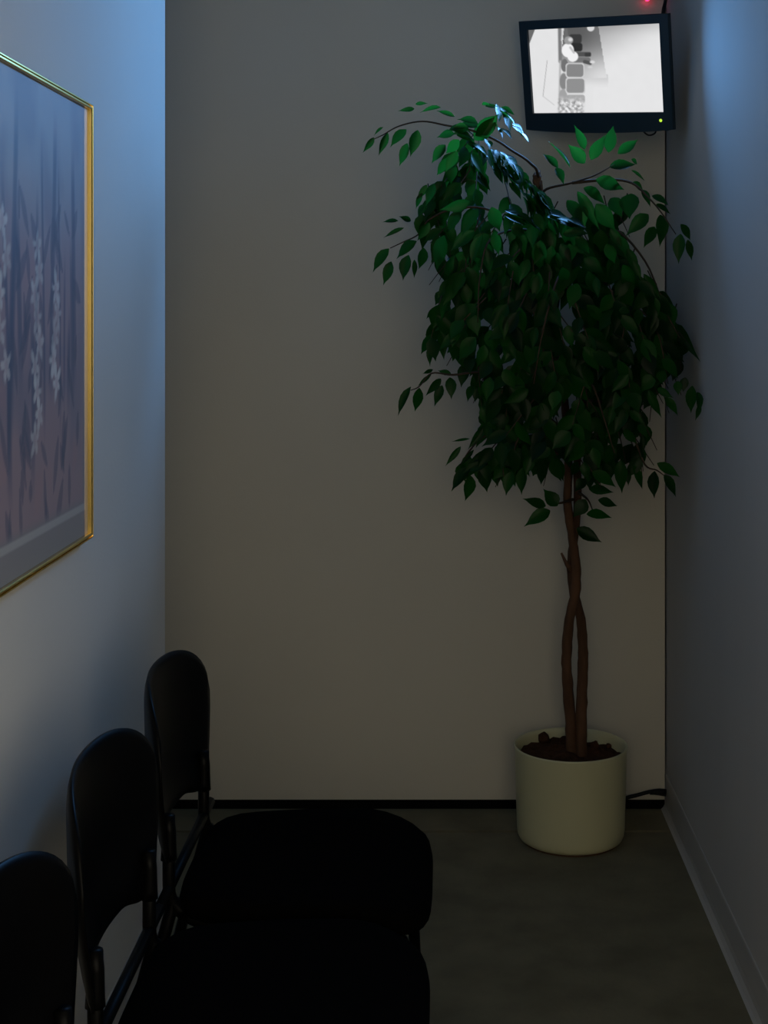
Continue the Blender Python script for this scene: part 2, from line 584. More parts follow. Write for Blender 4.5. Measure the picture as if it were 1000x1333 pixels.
# ------------------------------------------------------------------ framed print on the left wall
def make_picture():
    y0, y1, z0, z1 = 1.85, 2.484, 0.996, 1.753
    t = empty('framed_picture', (XL, (y0 + y1) / 2, z0))
    ox, oy, oz = XL, (y0 + y1) / 2, z0

    def loc(bm):
        bmesh.ops.translate(bm, vec=(-ox, -oy, -oz), verts=bm.verts)
        return bm
    # brass channel mouldings with mitred ends: profile (depth from wall, distance in from the outer edge)
    prof = [(0.001, 0.0), (0.0175, 0.0), (0.0200, 0.0015), (0.0200, 0.0035), (0.0165, 0.0042), (0.0165, 0.0052), (0.0200, 0.006), (0.0200, 0.0085), (0.0185, 0.010), (0.001, 0.010)]

    def bar(kind):
        bm = bmesh.new()
        ends = []
        for e in (0, 1):
            ring = []
            for dpt, w in prof:
                if kind == 'left':
                    p = (XL + dpt, y0 + w, (z0 + w) if e == 0 else (z1 - w))
                elif kind == 'right':
                    p = (XL + dpt, y1 - w, (z0 + w) if e == 0 else (z1 - w))
                elif kind == 'top':
                    p = (XL + dpt, (y0 + w) if e == 0 else (y1 - w), z1 - w)
                else:
                    p = (XL + dpt, (y0 + w) if e == 0 else (y1 - w), z0 + w)
                ring.append(bm.verts.new(p))
            ends.append(ring)
        n = len(prof)
        for k in range(n):
            bm.faces.new((ends[0][k], ends[0][(k + 1) % n], ends[1][(k + 1) % n], ends[1][k]))
        bm.faces.new(ends[0])
        bm.faces.new(ends[1])
        return loc(bm)
    for kind in ('left', 'right', 'top', 'bottom'):
        obj('frame_bar', bar(kind), 'brass', t)
    obj('backing', loc(newbox(XL + 0.001, XL + 0.0115, y0 + 0.0102, y1 - 0.0102, z0 + 0.0102, z1 - 0.0102)), 'frame_back', t)
    # the print: a washed mauve and blue flower study with a pale ruled border
    ny, nz = 150, 180
    a0, a1, b0, b1 = y0 + 0.0102, y1 - 0.0102, z0 + 0.0102, z1 - 0.0102
    W, Hh = a1 - a0, b1 - b0
    verts, cols = [], []
    rnd = random.Random(3)
    blooms = []
    for k in range(9):
        f = k / 8
        blooms.append((0.50 + 0.022 * math.sin(k * 2.1), 0.66 - 0.40 * f, rnd.uniform(0, 6.28)))
    for k in range(5):
        blooms.append((0.665 + 0.022 * math.sin(k * 1.7), 0.57 - 0.05 * k, rnd.uniform(0, 6.28)))
    for k in range(5):
        blooms.append((0.22 + 0.03 * math.sin(k * 1.9), 0.70 - 0.07 * k, rnd.uniform(0, 6.28)))
    stems = [(rnd.uniform(0.05, 0.93), rnd.uniform(-0.03, 0.03), rnd.uniform(0.008, 0.022), rnd.uniform(0.55, 1.0), rnd.uniform(0.15, 0.4)) for _ in range(13)]
    leaves = [(rnd.uniform(0.1, 0.92), rnd.uniform(0.12, 0.8), rnd.uniform(-0.09, 0.09), rnd.uniform(-0.13, -0.04), rnd.uniform(0.012, 0.026)) for _ in range(60)]
    for j in range(nz + 1):
        for i in range(ny + 1):
            u, v = i / ny, j / nz
            yy, zz = a0 + W * u, b0 + Hh * v
            verts.append((XL + 0.0125 - ox, yy - oy, zz - oz))
            n1 = noise.noise(Vector((u * 4, v * 4, 1.0)))
            n2 = noise.noise(Vector((u * 11, v * 9, 5.0)))
            n3 = noise.noise(Vector((u * 30, v * 24, 8.0)))
            # mauve wash below; blue-grey glass reflection put into the colour above
            top = sstep(0.45, 0.95, v + 0.12 * n1)
            col = Vector((0.33, 0.25, 0.30)).lerp(Vector((0.33, 0.36, 0.42)), top)
            col = col.lerp(Vector((0.16, 0.18, 0.27)), 0.55 * sstep(-0.1, 0.5, n1 + 0.5 * n2) * sstep(0.12, 0.3, v))
            col = col.lerp(Vector((0.40, 0.24, 0.27)), 0.35 * sstep(0.1, 0.6, n2 + n3 * 0.3) * (1 - top))
            for sx, lean, w, hi, lo_ in stems:
                d = abs(u - sx - lean * math.sin(v * 5)) / w
                col = col.lerp(Vector((0.07, 0.10, 0.19)), 0.75 * (1 - sstep(0.4, 1.2, d)) * (1 - sstep(hi - 0.15, hi, v)) * sstep(lo_ - 0.08, lo_ + 0.1, v))
            for lx, lz, dx, dz, w in leaves:
                d = seg_dist(u, v, lx, lz, lx + dx, lz + dz)
                tt = max(0, min(1, ((u - lx) * dx + (v - lz) * dz) / (dx * dx + dz * dz)))
                ww = w * math.sin(math.pi * (0.1 + 0.85 * tt))
                col = col.lerp(Vector((0.08, 0.10, 0.18)), 0.6 * (1 - sstep(ww * 0.6, ww * 1.1, d)))
            for bx, bz, ph in blooms:
                ang = math.atan2((v - bz) * Hh, (u - bx) * W) + ph * 0.2
                rr = math.hypot((u - bx) * W, (v - bz) * Hh * 0.75)
                R = 0.031 * (0.38 + 0.62 * abs(math.cos(2.5 * ang + ph)) ** 1.4) * (0.8 + 0.35 * n3)
                a = 1 - sstep(R * 0.7, R * 1.1, rr)
                if a > 0:
                    pet = Vector((0.62, 0.63, 0.66)).lerp(Vector((0.50, 0.40, 0.46)), 0.7 * (1 - sstep(0.003, 0.012, rr)))
                    col = col.lerp(pet, a * (0.62 + 0.5 * n2))
            # plain margin and pale ruled line
            e = min(u * W, (1 - u) * W + 0.026, v * Hh)
            m = 0.052
            if e < m:
                col = Vector((0.27, 0.265, 0.29))
                if v > 0.9:
                    col = col.lerp(Vector((0.33, 0.36, 0.42)), sstep(0.9, 1, v))  # same painted glass reflection carried over the top margin
            elif e < m + 0.020:
                col = col.lerp(Vector((0.25, 0.25, 0.29)), 1 - sstep(m, m + 0.02, e))
            if abs(e - m + 0.003) < 0.0042:
                col = Vector((0.42, 0.42, 0.44))
            cols += [col.x, col.y, col.z, 1.0]
    faces = [(j * (ny + 1) + i, j * (ny + 1) + i + 1, (j + 1) * (ny + 1) + i + 1, (j + 1) * (ny + 1) + i)
             for j in range(nz) for i in range(ny)]
    me = bpy.data.meshes.new('art_print')
    me.from_pydata(verts, [], faces)
    me.color_attributes.new('print', 'FLOAT_COLOR', 'POINT').data.foreach_set('color', cols)
    ap = link_mesh('art_print', me, 'art', t)
    ap['label'] = 'blue and mauve floral print with hanging white blooms'
    tag(t, 'large floral print in a thin polished brass frame on the left wall', 'picture')


make_picture()

# ------------------------------------------------------------------ chairs
def make_chair(label):
    """origin on the floor under the row line; front faces +X, sides along Y"""
    t = empty('stacking_chair')
    # seat pad: rounded slab, domed, with waterfall front
    x0, x1, hw = -0.442, -0.022, 0.2275
    bm = bmesh.new()
    ring = []
    NS = 56
    for k in range(NS):
        a = 2 * math.pi * k / NS
        ca, sa = math.cos(a), math.sin(a)
        ex = 4.8 if ca > 0 else 5.5
        rr = (abs(ca) ** ex + abs(sa) ** ex) ** (-1 / ex)
        x = (x0 + x1) / 2 + (x1 - x0) / 2 * ca * rr
        y = hw * sa * rr * (0.90 + 0.10 * sstep(x0, x0 + 0.25, x))
        ring.append((x, y))
    cx = (x0 + x1) / 2

    def drop(x):
        return 0.028 * sstep(x1 - 0.13, x1 + 0.02, x) - 0.004 * sstep(x0, x0 + 0.06, x)
    layers = [(0.90, 0.408), (0.965, 0.407), (0.995, 0.415), (1.0, 0.426), (0.985, 0.440), (0.94, 0.448), (0.7, 0.447), (0.35, 0.444)]
    lp = []
    for s, z in layers:
        lp.append([bm.verts.new((cx + (x - cx) * s, y * s, z - drop(cx + (x - cx) * s))) for x, y in ring])
    for a, b in zip(lp, lp[1:]):
        for k in range(NS):
            bm.faces.new((a[k], a[(k + 1) % NS], b[(k + 1) % NS], b[k]))
    bm.faces.new(lp[0][::-1])
    bm.faces.new(lp[-1])
    obj('seat', bm, 'seat', t, True)
    # backrest shell: wide rounded top, narrowing to two sockets, arched lower edge
    nu, nv, th = 36, 18, 0.016
    bm = bmesh.new()

    def shell(u, v, off):
        zl = 0.506 + 0.014 * (1 - sstep(0.45, 0.80, abs(u)))
        zt = 0.672 + 0.106 * (1 - abs(u) ** 3.6) ** 0.5
        z = zl + (zt - zl) * v
        h_ = 0.192 + 0.038 * sstep(0.50, 0.66, z)
        y = u * h_
        bow = 0.054 * (1 - u * u) * (0.62 + 0.38 * sstep(0.5, 0.62, z))
        x = -0.446 - 0.025 * (z - 0.51) - bow
        s_ = min(1.0, 6 * (1 - abs(u))) ** 0.5
        s_ = min(s_, min(1.0, 8 * (1 - v)) ** 0.5, min(1.0, 8 * v) ** 0.5)
        return Vector((x + off * (0.25 + 0.75 * s_), y, z))
    fr = [[bm.verts.new(shell(-1 + 2 * i / nu, j / nv, th / 2)) for i in range(nu + 1)] for j in range(nv + 1)]
    bk = [[bm.verts.new(shell(-1 + 2 * i / nu, j / nv, -th / 2)) for i in range(nu + 1)] for j in range(nv + 1)]
    for j in range(nv):
        for i in range(nu):
            bm.faces.new((fr[j][i], fr[j][i + 1], fr[j + 1][i + 1], fr[j + 1][i]))
            bm.faces.new((bk[j][i + 1], bk[j][i], bk[j + 1][i], bk[j + 1][i + 1]))
    for j in range(nv):
        for i in (0, nu):
            bm.faces.new((fr[j][i], fr[j + 1][i], bk[j + 1][i], bk[j][i]))
    for i in range(nu):
        for j in (0, nv):
            bm.faces.new((fr[j][i], fr[j][i + 1], bk[j][i + 1], bk[j][i]))
    bmesh.ops.remove_doubles(bm, verts=bm.verts, dist=0.0005)
    obj('backrest', bm, 'shell', t, True)
    R = 0.0105
    for s in (-1, 1):
        y = s * 0.166
        bm = bmesh.new()
        tube(bm, rounded_bend([(-0.449, y, 0.575), (-0.449, y, 0.430), (-0.40, y, 0.398), (-0.075, y, 0.384)], 0.03), R)
        obj('side_frame', bm, 'tube', t, True)
        # socket in which the upright sits
        bm = bmesh.new()
        tube(bm, [(-0.449, y, 0.503), (-0.449, y, 0.515), (-0.449, y, 0.55), (-0.451, y, 0.575)], 0.0135, 0.011, 12)
        obj('back_socket', bm, 'shell', t, True)
        # front leg curves down out of the rail
        bm = bmesh.new()
        tube(bm, rounded_bend([(-0.11, y, 0.384), (-0.066, y, 0.384), (-0.046, y, 0.010)], 0.035), R)
        lg = obj('leg', bm, 'tube', t, True)
        bm = bmesh.new()
        tube(bm, [(-0.0455, y, 0.0), (-0.0458, y, 0.012), (-0.0465, y, 0.024)], 0.0135, 0.0125, 10)
        obj('glide', bm, 'shell', lg, True)
        # rear leg splays back
        bm = bmesh.new()
        tube(bm, [(-0.440, y, 0.440), (-0.47, y, 0.33), (-0.55, y, 0.010)], R)
        lg = obj('leg', bm, 'tube', t, True)
        bm = bmesh.new()
        tube(bm, [(-0.552, y, 0.0), (-0.550, y, 0.012), (-0.546, y, 0.026)], 0.0135, 0.0125, 10)
        obj('glide', bm, 'shell', lg, True)
        # short diagonal brace under the seat front
        bm = bmesh.new()
        tube(bm, [(-0.062, y, 0.30), (-0.14, y, 0.383)], 0.007)
        obj('brace', bm, 'tube', t, True)
    bm = bmesh.new()
    tube(bm, [(-0.449, -0.2405, 0.455), (-0.449, 0, 0.455), (-0.449, 0.2405, 0.455)], 0.0095)
    obj('linking_bar', bm, 'tube', t, True)
    bm = bmesh.new()
    tube(bm, rounded_bend([(-0.12, -0.158, 0.384), (-0.12, 0, 0.384), (-0.12, 0.158, 0.384)], 0.01), 0.008)
    obj('cross_bar', bm, 'tube', t, True)
    tag(t, label, 'chair', 'black chairs along the left wall')
    return t


def copy_thing(root, label):
    r = root.copy()
    COL.objects.link(r)
    r['label'] = label
    for ch in root.children:
        c = ch.copy()
        COL.objects.link(c)
        c.parent = r
        for g in ch.children:
            d = g.copy()
            COL.objects.link(d)
            d.parent = c
    return r


chair = make_chair('black chair farthest along the left wall, nearest the back wall')
bpy.context.view_layer.update()
ch2 = copy_thing(chair, 'middle black chair of the row, its back reaching halfway up the nearest shadow')
ch2['label'] = 'middle one of the three black chairs, between the other two'
ch3 = copy_thing(chair, 'nearest black chair at the lower left, only its backrest showing')
chair.location = (0, 2.472, 0)
ch2.location = (0, 1.988, 0)
ch3.location = (0, 1.504, 0)

# ------------------------------------------------------------------ potted ficus
TD = 3.74
TX = (743 - CX) * TD / F
tree = empty('potted_ficus', (TX, TD, 0))
tag(tree, 'tall artificial ficus tree in a round cream pot by the back wall', 'potted tree')
TL = Vector((TX, TD, 0))


def tloc(p):
    return Vector(p) - TL


# pot
bm = bmesh.new()
lathe(bm, [(0.120, 0.004), (0.1285, 0.0045), (0.1355, 0.009), (0.1395, 0.018), (0.1415, 0.034), (0.1475, 0.236), (0.1495, 0.244), (0.1495, 0.2475), (0.1475, 0.249),
           (0.1445, 0.2475), (0.142, 0.236), (0.138, 0.13)], 72)
obj('pot', bm, 'pot', tree, True)
bm = bmesh.new()
lathe(bm, [(0.110, 0.0005), (0.1275, 0.0005), (0.1275, 0.004), (0.110, 0.004)], 48)
sa_ = obj('pot_foot', bm, 'bark', tree)
# soil
bm = bmesh.new()
prev = None
rings = []
for i in range(15):
    r = 0.1385 * i / 14
    ring = []
    for k in range(48):
        a = 2 * math.pi * k / 48
        x, y = r * math.cos(a), r * math.sin(a)
        z = 0.218 + 0.014 * noise.noise(Vector((x * 25, y * 25, 2))) + 0.006 * noise.noise(Vector((x * 70, y * 70, 5))) + 0.010 * (1 - r / 0.1385)
        ring.append(bm.verts.new((x, y, z)))
        if i == 0:
            break
    rings.append(ring)
for k in range(48):
    bm.faces.new((rings[0][0], rings[1][k], rings[1][(k + 1) % 48]))
for a, b in zip(rings[1:], rings[2:]):
    for k in range(48):
        bm.faces.new((a[k], b[k], b[(k + 1) % 48], a[(k + 1) % 48]))
obj('soil', bm, 'soil', tree, True)
rs = random.Random(5)
for (px, py, s) in ((708, 960, 0.017), (722, 967, 0.010), (735, 962, 0.012), (775, 966, 0.011), (792, 968, 0.008), (760, 972, 0.012)):
    bm = bmesh.new()
    bmesh.ops.create_icosphere(bm, subdivisions=2, radius=s)
    for v in bm.verts:
        v.co *= 1 + 0.35 * noise.noise(v.co * 90 + Vector((px, 0, 0)))
    d = TD + (973 - py) * 0.0085
    o = obj('soil_clod', bm, 'soil', tree)
    o.location = tloc(Vector(((px - CX) * d / F, d, 0.229)))

# trunks: two stems that twist round each other
def trunk(path, r0, r1):
    bm = bmesh.new()
    pts = [tloc(P(*p)) for p in path]
    pts[0].z = 0.20
    tube(bm, smooth_path(pts, 6), r0, r1, 12, 0.22)
    return obj('trunk', bm, 'bark', tree, True)


trunk([(744, 985, 3.74), (743, 940, 3.74), (739, 890, 3.735), (738, 850, 3.735), (742, 805, 3.73), (749, 772, 3.72), (750, 735, 3.715), (745, 700, 3.72), (739, 655, 3.73), (740, 600, 3.73), (735, 520, 3.72), (722, 430, 3.70), (708, 330, 3.68), (702, 235, 3.66)], 0.0150, 0.0085)
trunk([(757, 985, 3.735), (757, 940, 3.735), (758, 890, 3.74), (759, 850, 3.74), (756, 805, 3.745), (748, 775, 3.75), (744, 740, 3.755), (747, 705, 3.75), (752, 655, 3.74), (752, 600, 3.74), (758, 520, 3.73), (775, 430, 3.70), (790, 350, 3.68)], 0.0155, 0.008)
bm = bmesh.new()
tube(bm, [tloc(P(744, 742, 3.72)), tloc(P(738, 735, 3.715)), tloc(P(731, 720, 3.71))], 0.008, 0.003, 8)
obj('branch_stub', bm, 'bark', tree, True)
bm = bmesh.new()
bmesh.ops.create_icosphere(bm, subdivisions=3, radius=0.011)
for v in bm.verts:
    v.co *= 1 + 0.5 * noise.noise(v.co * 160)
    v.co.z *= 1.7
o = obj('pruned_knot', bm, 'bark', tree)
o.location = tloc(P(700, 232, 3.56))

# branches (photo pixel, depth)
BR = [
    [(708, 330, 3.68), (702, 235, 3.56), (690, 212, 3.50), (665, 195, 3.45), (645, 182, 3.43), (615, 170, 3.42), (580, 163, 3.44), (550, 158, 3.46), (520, 164, 3.48), (498, 176, 3.49), (487, 181, 3.50)],
    [(722, 430, 3.70), (690, 340, 3.55), (650, 280, 3.46), (600, 270, 3.46), (560, 285, 3.48), (545, 305, 3.50), (525, 315, 3.51), (508, 323, 3.52)],
    [(702, 260, 3.62), (712, 246, 3.52), (745, 238, 3.46), (775, 228, 3.43), (800, 214, 3.41)],
    [(745, 238, 3.46), (790, 234, 3.43), (822, 238, 3.40), (845, 258, 3.38), (862, 278, 3.36), (880, 305, 3.34)],
    [(735, 520, 3.72), (680, 500, 3.55), (630, 485, 3.47), (590, 488, 3.48), (562, 486, 3.50), (546, 503, 3.51), (535, 508, 3.52)],
    [(740, 600, 3.73), (690, 570, 3.58), (640, 565, 3.50), (615, 582, 3.50), (598, 607, 3.50)],
    [(758, 520, 3.73), (800, 530, 3.55), (825, 570, 3.48), (840, 605, 3.45), (855, 612, 3.44), (866, 620, 3.43)],
    [(775, 430, 3.70), (820, 400, 3.52), (855, 430, 3.44), (870, 500, 3.42)],
    [(790, 350, 3.68), (800, 300, 3.52), (840, 340, 3.46), (865, 400, 3.43), (885, 440, 3.40)],
    [(758, 520, 3.73), (770, 500, 3.50), (785, 540, 3.42), (800, 590, 3.40)],
    [(735, 560, 3.72), (705, 540, 3.50), (680, 560, 3.43), (665, 600, 3.42)],
    [(708, 330, 3.68), (690, 300, 3.50), (640, 310, 3.40), (625, 360, 3.36), (622, 420, 3.36)],
    [(722, 430, 3.70), (730, 360, 3.45), (720, 380, 3.36), (705, 440, 3.34), (695, 500, 3.36)],
    [(746, 650, 3.73), (728, 655, 3.68), (715, 652, 3.64)],
    [(752, 640, 3.74), (765, 650, 3.66), (772, 665, 3.62)],
]
for b in BR:
    bm = bmesh.new()
    tube(bm, smooth_path([tloc(P(*p)) for p in b], 5), 0.0042, 0.0011, 7)
    obj('branch', bm, 'twig', tree, True)

# leaf meshes
def leaf_mesh(name, droop, fold, bend):
    st = [(0.0, 0.015), (0.07, 0.10), (0.2, 0.205), (0.38, 0.25), (0.56, 0.215), (0.72, 0.135), (0.84, 0.058), (0.93, 0.022), (1.0, 0.0)]
    vs_, fs = [], []
    for t, w in st:
        zc = -droop * t * t
        xc = bend * math.sin(math.pi * t)
        if w == 0.0:
            vs_.append((xc, t, zc))
        else:
            rip = 0.012 * math.sin(t * 17)
            vs_ += [(xc - w, t, zc + fold * w + rip), (xc, t, zc), (xc + w, t, zc + fold * w - rip)]
    n = len(st) - 1
    for k in range(n - 1):
        a, b = 3 * k, 3 * k + 3
        fs += [(a, a + 1, b + 1, b), (a + 1, a + 2, b + 2, b + 1)]
    a = 3 * (n - 1)
    fs += [(a, a + 1, 3 * n), (a + 1, a + 2, 3 * n)]
    me = bpy.data.meshes.new(name)
    me.from_pydata(vs_, [], fs)
    me.materials.append(M['leaf'])
    for p in me.polygons:
        p.use_smooth = True
    return me


LM = [leaf_mesh('leaf', 0.10, 0.35, 0.02), leaf_mesh('leaf', 0.22, 0.25, -0.03), leaf_mesh('leaf', 0.02, 0.5, 0.03), leaf_mesh('leaf', 0.30, 0.4, 0.0)]

def glint(px, py, d, j=0.16):
    """normal halfway between monitor and viewer, aimed so the leaf catches a glint"""
    p = P(px, py, d)
    h_ = ((MC - p).normalized() + (Vector((0, 0, EYE)) - p).normalized()).normalized()
    return h_ + Vector((rl.uniform(-j, j), rl.uniform(-j, j), rl.uniform(-j, j)))


LEAVES = []      # (base, tip, normal, width, mesh index)
rl = random.Random(11)


def clamp_depth(px, d):
    if px > CX + 10:
        d = min(d, 0.588 * F / (px - CX))
    return min(d, 3.86)


def add_leaf(bp, tp, dep, width_px, tilt=None, face=None):
    """leaf from base pixel to tip pixel at a depth; tilt = depth change base to tip (m); face = the normal's lean"""
    d0 = clamp_depth(bp[0], dep)
    dt = rl.uniform(-0.022, 0.014) if tilt is None else tilt
    d1 = clamp_depth(tp[0], d0 + dt)
    a, b = P(bp[0], bp[1], d0), P(tp[0], tp[1], d1)
    y = (b - a).normalized()
    if face is None:
        face = Vector((rl.uniform(-0.45, 0.45), -1, rl.uniform(-0.1, 0.75)))
    z = (face - y * face.dot(y)).normalized()
    if max(a.x, b.x) + width_px * d0 / F * 0.5 > XR - 0.004:
        return
    LEAVES.append((a, b, z, width_px * d0 / F, rl.randrange(4)))


def surf(px, py, extra=0.0):
    """front surface of the crown"""
    q = ((px - 728) / 190.0) ** 2 + ((py - 410) / 270.0) ** 2
    return 3.72 - 0.38 * math.sqrt(max(0.0, 1 - min(q, 1.0) * 0.75)) + extra


def crop(x0, y0, s, rows, dep=None, lit=False):
    for r in rows:
        bx, by, tx, ty, w = r[:5]
        b = (x0 + bx / s, y0 + by / s)
        t = (x0 + tx / s, y0 + ty / s)
        d = dep if dep is not None else surf(*b) - 0.01
        if lit:
            w *= 1.25
            for _ in range(2):
                j1, j2 = rl.uniform(-6, 6), rl.uniform(-6, 6)
                add_leaf((b[0] + j1, b[1] + j2), (t[0] + j1 * 1.5, t[1] + j2 * 1.2), d + rl.uniform(0.0, 0.03), w / s, None,
                         glint(b[0], b[1], d, 0.3))
        add_leaf(b, t, d, w / s, None, glint(b[0], b[1], d) if lit else None)


# sprays that stand out against the wall, leaf by leaf
crop(460, 110, 3.333, [(130, 185, 85, 215, 14), (90, 230, 45, 295, 28), (150, 210, 110, 310, 34), (230, 195, 158, 268, 48), (235, 255, 195, 352, 44),
                       (280, 198, 250, 315, 54), (265, 105, 200, 112, 22), (270, 85, 320, 80, 18), (380, 100, 285, 108, 24), (440, 140, 360, 110, 24)], 3.48)
crop(460, 110, 3.333, [(530, 222, 620, 135, 60), (575, 95, 630, 95, 26), (640, 100, 668, 182, 48), (635, 115, 695, 150, 34), (690, 180, 745, 212, 46), (620, 185, 662, 228, 38),
                       (510, 255, 575, 292, 44), (450, 205, 530, 225, 30), (560, 285, 575, 352, 44), (600, 288, 642, 388, 54), (580, 250, 598, 282, 26), (540, 170, 450, 150, 40), (500, 190, 420, 200, 40)], 3.40, True)
crop(460, 110, 3.333, [(640, 310, 690, 385, 46), (670, 318, 735, 385, 46), (700, 345, 745, 425, 44), (650, 370, 715, 440, 46), (725, 375, 770, 460, 44), (745, 410, 795, 490, 44), (690, 420, 760, 480, 44),
                       (780, 440, 815, 530, 42), (800, 465, 850, 540, 40), (820, 480, 885, 552, 40), (740, 470, 790, 560, 44), (790, 520, 830, 590, 44), (640, 300, 660, 350, 40), (610, 340, 660, 420, 44), (800, 500, 840, 570, 42), (830, 510, 875, 585, 42), (850, 540, 905, 600, 42), (770, 490, 800, 570, 44), (700, 380, 740, 450, 46), (660, 340, 700, 410, 46)], 3.385, True)
crop(460, 110, 3.333, [(440, 215, 360, 225, 52), (400, 262, 335, 335, 48), (402, 320, 365, 400, 42), (460, 240, 395, 300, 50), (450, 290, 400, 380, 50)], 3.42)
crop(460, 110, 3.333, [(320, 435, 275, 500, 30), (300, 470, 265, 540, 26), (315, 520, 280, 580, 34), (350, 430, 310, 520, 44), (195, 592, 125, 590, 20), (250, 592, 198, 572, 26), (220, 622, 130, 665, 20),
                       (155, 712, 80, 812, 52), (165, 768, 125, 868, 48), (240, 740, 215, 852, 54), (275, 680, 182, 752, 62), (305, 708, 290, 806, 48), (265, 760, 265, 842, 24), (395, 655, 345, 808, 74), (330, 600, 280, 680, 44)], 3.49)
crop(460, 110, 3.333, [(505, 508, 380, 545, 50), (470, 548, 400, 642, 54), (410, 608, 447, 700, 48), (540, 540, 470, 652, 54), (600, 532, 637, 642, 64), (562, 652, 510, 790, 54), (580, 708, 592, 822, 50),
                       (612, 640, 625, 745, 50), (690, 560, 655, 652, 46), (690, 622, 752, 645, 46), (760, 758, 720, 862, 50), (805, 815, 780, 945, 50), (862, 890, 862, 972, 48), (670, 560, 790, 610, 30),
                       (790, 560, 830, 640, 46), (910, 650, 1000, 640, 40), (900, 690, 950, 780, 50)], None)
crop(460, 110, 3.333, [(670, 560, 780, 600, 40), (720, 570, 800, 625, 40), (840, 575, 930, 600, 44), (880, 580, 985, 605, 44), (930, 585, 1010, 620, 40)], 3.36, True)
# right-hand branch under the monitor
crop(660, 150, 3.7037, [(375, 165, 340, 45, 54), (375, 232, 293, 140, 66), (405, 215, 472, 90, 62), (490, 180, 513, 40, 62), (535, 186, 634, 115, 54)], 3.40)
for r in ((495, 250, 625, 235, 66), (600, 212, 638, 235, 26), (600, 265, 668, 318, 18), (245, 255, 178, 170, 42), (235, 255, 285, 322, 52)):
    crop(660, 150, 3.7037, [r], 3.42)
add_leaf((660 + 305 / 3.7037, 150 + 255 / 3.7037), (660 + 210 / 3.7037, 150 + 112 / 3.7037), 3.42, 11, 0.02, Vector((0.9, -0.35, 0.6)))
crop(660, 150, 3.7037, [(430, 310, 572, 352, 72), (608, 322, 662, 372, 48), (370, 350, 487, 420, 64), (430, 428, 527, 558, 86), (500, 400, 560, 480, 80), (600, 378, 592, 502, 98), (682, 478, 578, 568, 72),
                        (712, 538, 660, 640, 58), (740, 480, 757, 622, 72), (700, 388, 782, 422, 44), (720, 428, 792, 472, 34), (650, 360, 700, 430, 40), (290, 410, 372, 522, 72), (340, 368, 452, 552, 62), (350, 430, 380, 540, 70)], 3.40)
crop(660, 150, 3.7037, [(838, 525, 897, 604, 42), (838, 572, 826, 716, 62), (872, 600, 890, 704, 38)], 3.33)
crop(660, 150, 3.7037, [(500, 545, 560, 640, 50), (530, 580, 600, 690, 50), (580, 640, 642, 770, 48), (610, 700, 650, 800, 40), (660, 765, 746, 892, 44), (715, 880, 735, 965, 30), (640, 800, 720, 880, 60),
                        (480, 620, 520, 720, 60), (560, 720, 620, 830, 60), (300, 555, 395, 570, 44), (330, 590, 408, 662, 56), (300, 620, 310, 715, 60), (20, 540, 95, 575, 60), (150, 770, 125, 890, 52), (215, 845, 230, 950, 56),
                        (430, 780, 440, 880, 40), (540, 940, 600, 950, 40), (630, 935, 640, 1020, 50)], None)
# left-hand and lower sprays
crop(500, 380, 3.846, [(245, 388, 193, 412, 22), (237, 414, 160, 472, 22), (135, 475, 68, 622, 44), (177, 480, 158, 608, 54), (285, 434, 208, 522, 42), (292, 468, 250, 567, 48), (330, 428, 335, 532, 58), (335, 408, 268, 392, 30),
                       (412, 358, 385, 477, 64), (442, 468, 418, 547, 42), (470, 480, 455, 552, 40), (237, 212, 178, 317, 48), (237, 268, 220, 367, 38), (282, 198, 302, 342, 58), (335, 48, 243, 102, 56), (325, 98, 233, 175, 56),
                       (250, 80, 210, 135, 24), (300, 0, 250, 60, 60), (340, 150, 320, 240, 50)], 3.50)
crop(500, 380, 3.846, [(590, 113, 605, 240, 52), (458, 228, 368, 338, 80), (502, 266, 475, 382, 62), (532, 428, 513, 548, 62), (600, 388, 652, 492, 70), (708, 268, 747, 387, 54), (762, 178, 745, 290, 44), (838, 0, 860, 102, 56),
                       (430, 320, 430, 410, 60), (530, 190, 550, 300, 70), (410, 60, 350, 160, 60), (520, 80, 540, 170, 70), (745, 0, 740, 40, 40), (530, 650, 580, 640, 40)], None)
crop(500, 380, 3.846, [(430, 735, 333, 746, 14), (505, 668, 420, 792, 44), (384, 774, 308, 874, 32), (450, 790, 378, 875, 22), (432, 878, 335, 1000, 66), (432, 918, 415, 1054, 66), (502, 868, 515, 1008, 76), (540, 800, 415, 864, 44),
                       (560, 800, 530, 920, 60), (600, 858, 550, 942, 60)], 3.49)
crop(500, 380, 3.846, [(642, 788, 662, 922, 66), (642, 898, 610, 1022, 62), (702, 876, 688, 1018, 62), (780, 848, 804, 974, 64), (740, 820, 710, 920, 60), (850, 828, 888, 952, 70), (992, 738, 948, 842, 54), (830, 780, 770, 840, 60)], None)
crop(500, 380, 3.846, [(810, 1072, 698, 1036, 52), (868, 1072, 805, 985, 76), (832, 1094, 704, 1160, 72)], 3.62)
crop(700, 400, 4.165, [(262, 708, 198, 832, 66), (92, 812, 142, 952, 70), (217, 838, 178, 918, 52), (257, 930, 203, 992, 62), (280, 985, 412, 998, 62), (328, 1045, 434, 1077, 56), (262, 1042, 193, 1135, 82), (265, 1122, 410, 1128, 62), (212, 1198, 350, 1274, 74)], 3.60)
crop(700, 400, 4.165, [(450, 828, 455, 1012, 72), (485, 880, 490, 965, 40), (520, 858, 577, 988, 52), (560, 758, 592, 862, 34), (372, 848, 380, 962, 62), (400, 760, 370, 880, 60), (500, 560, 577, 632, 52), (545, 638, 597, 702, 50), (570, 690, 575, 790, 36),
                       (470, 660, 540, 740, 50), (300, 760, 330, 880, 60), (250, 840, 270, 940, 56)], None)
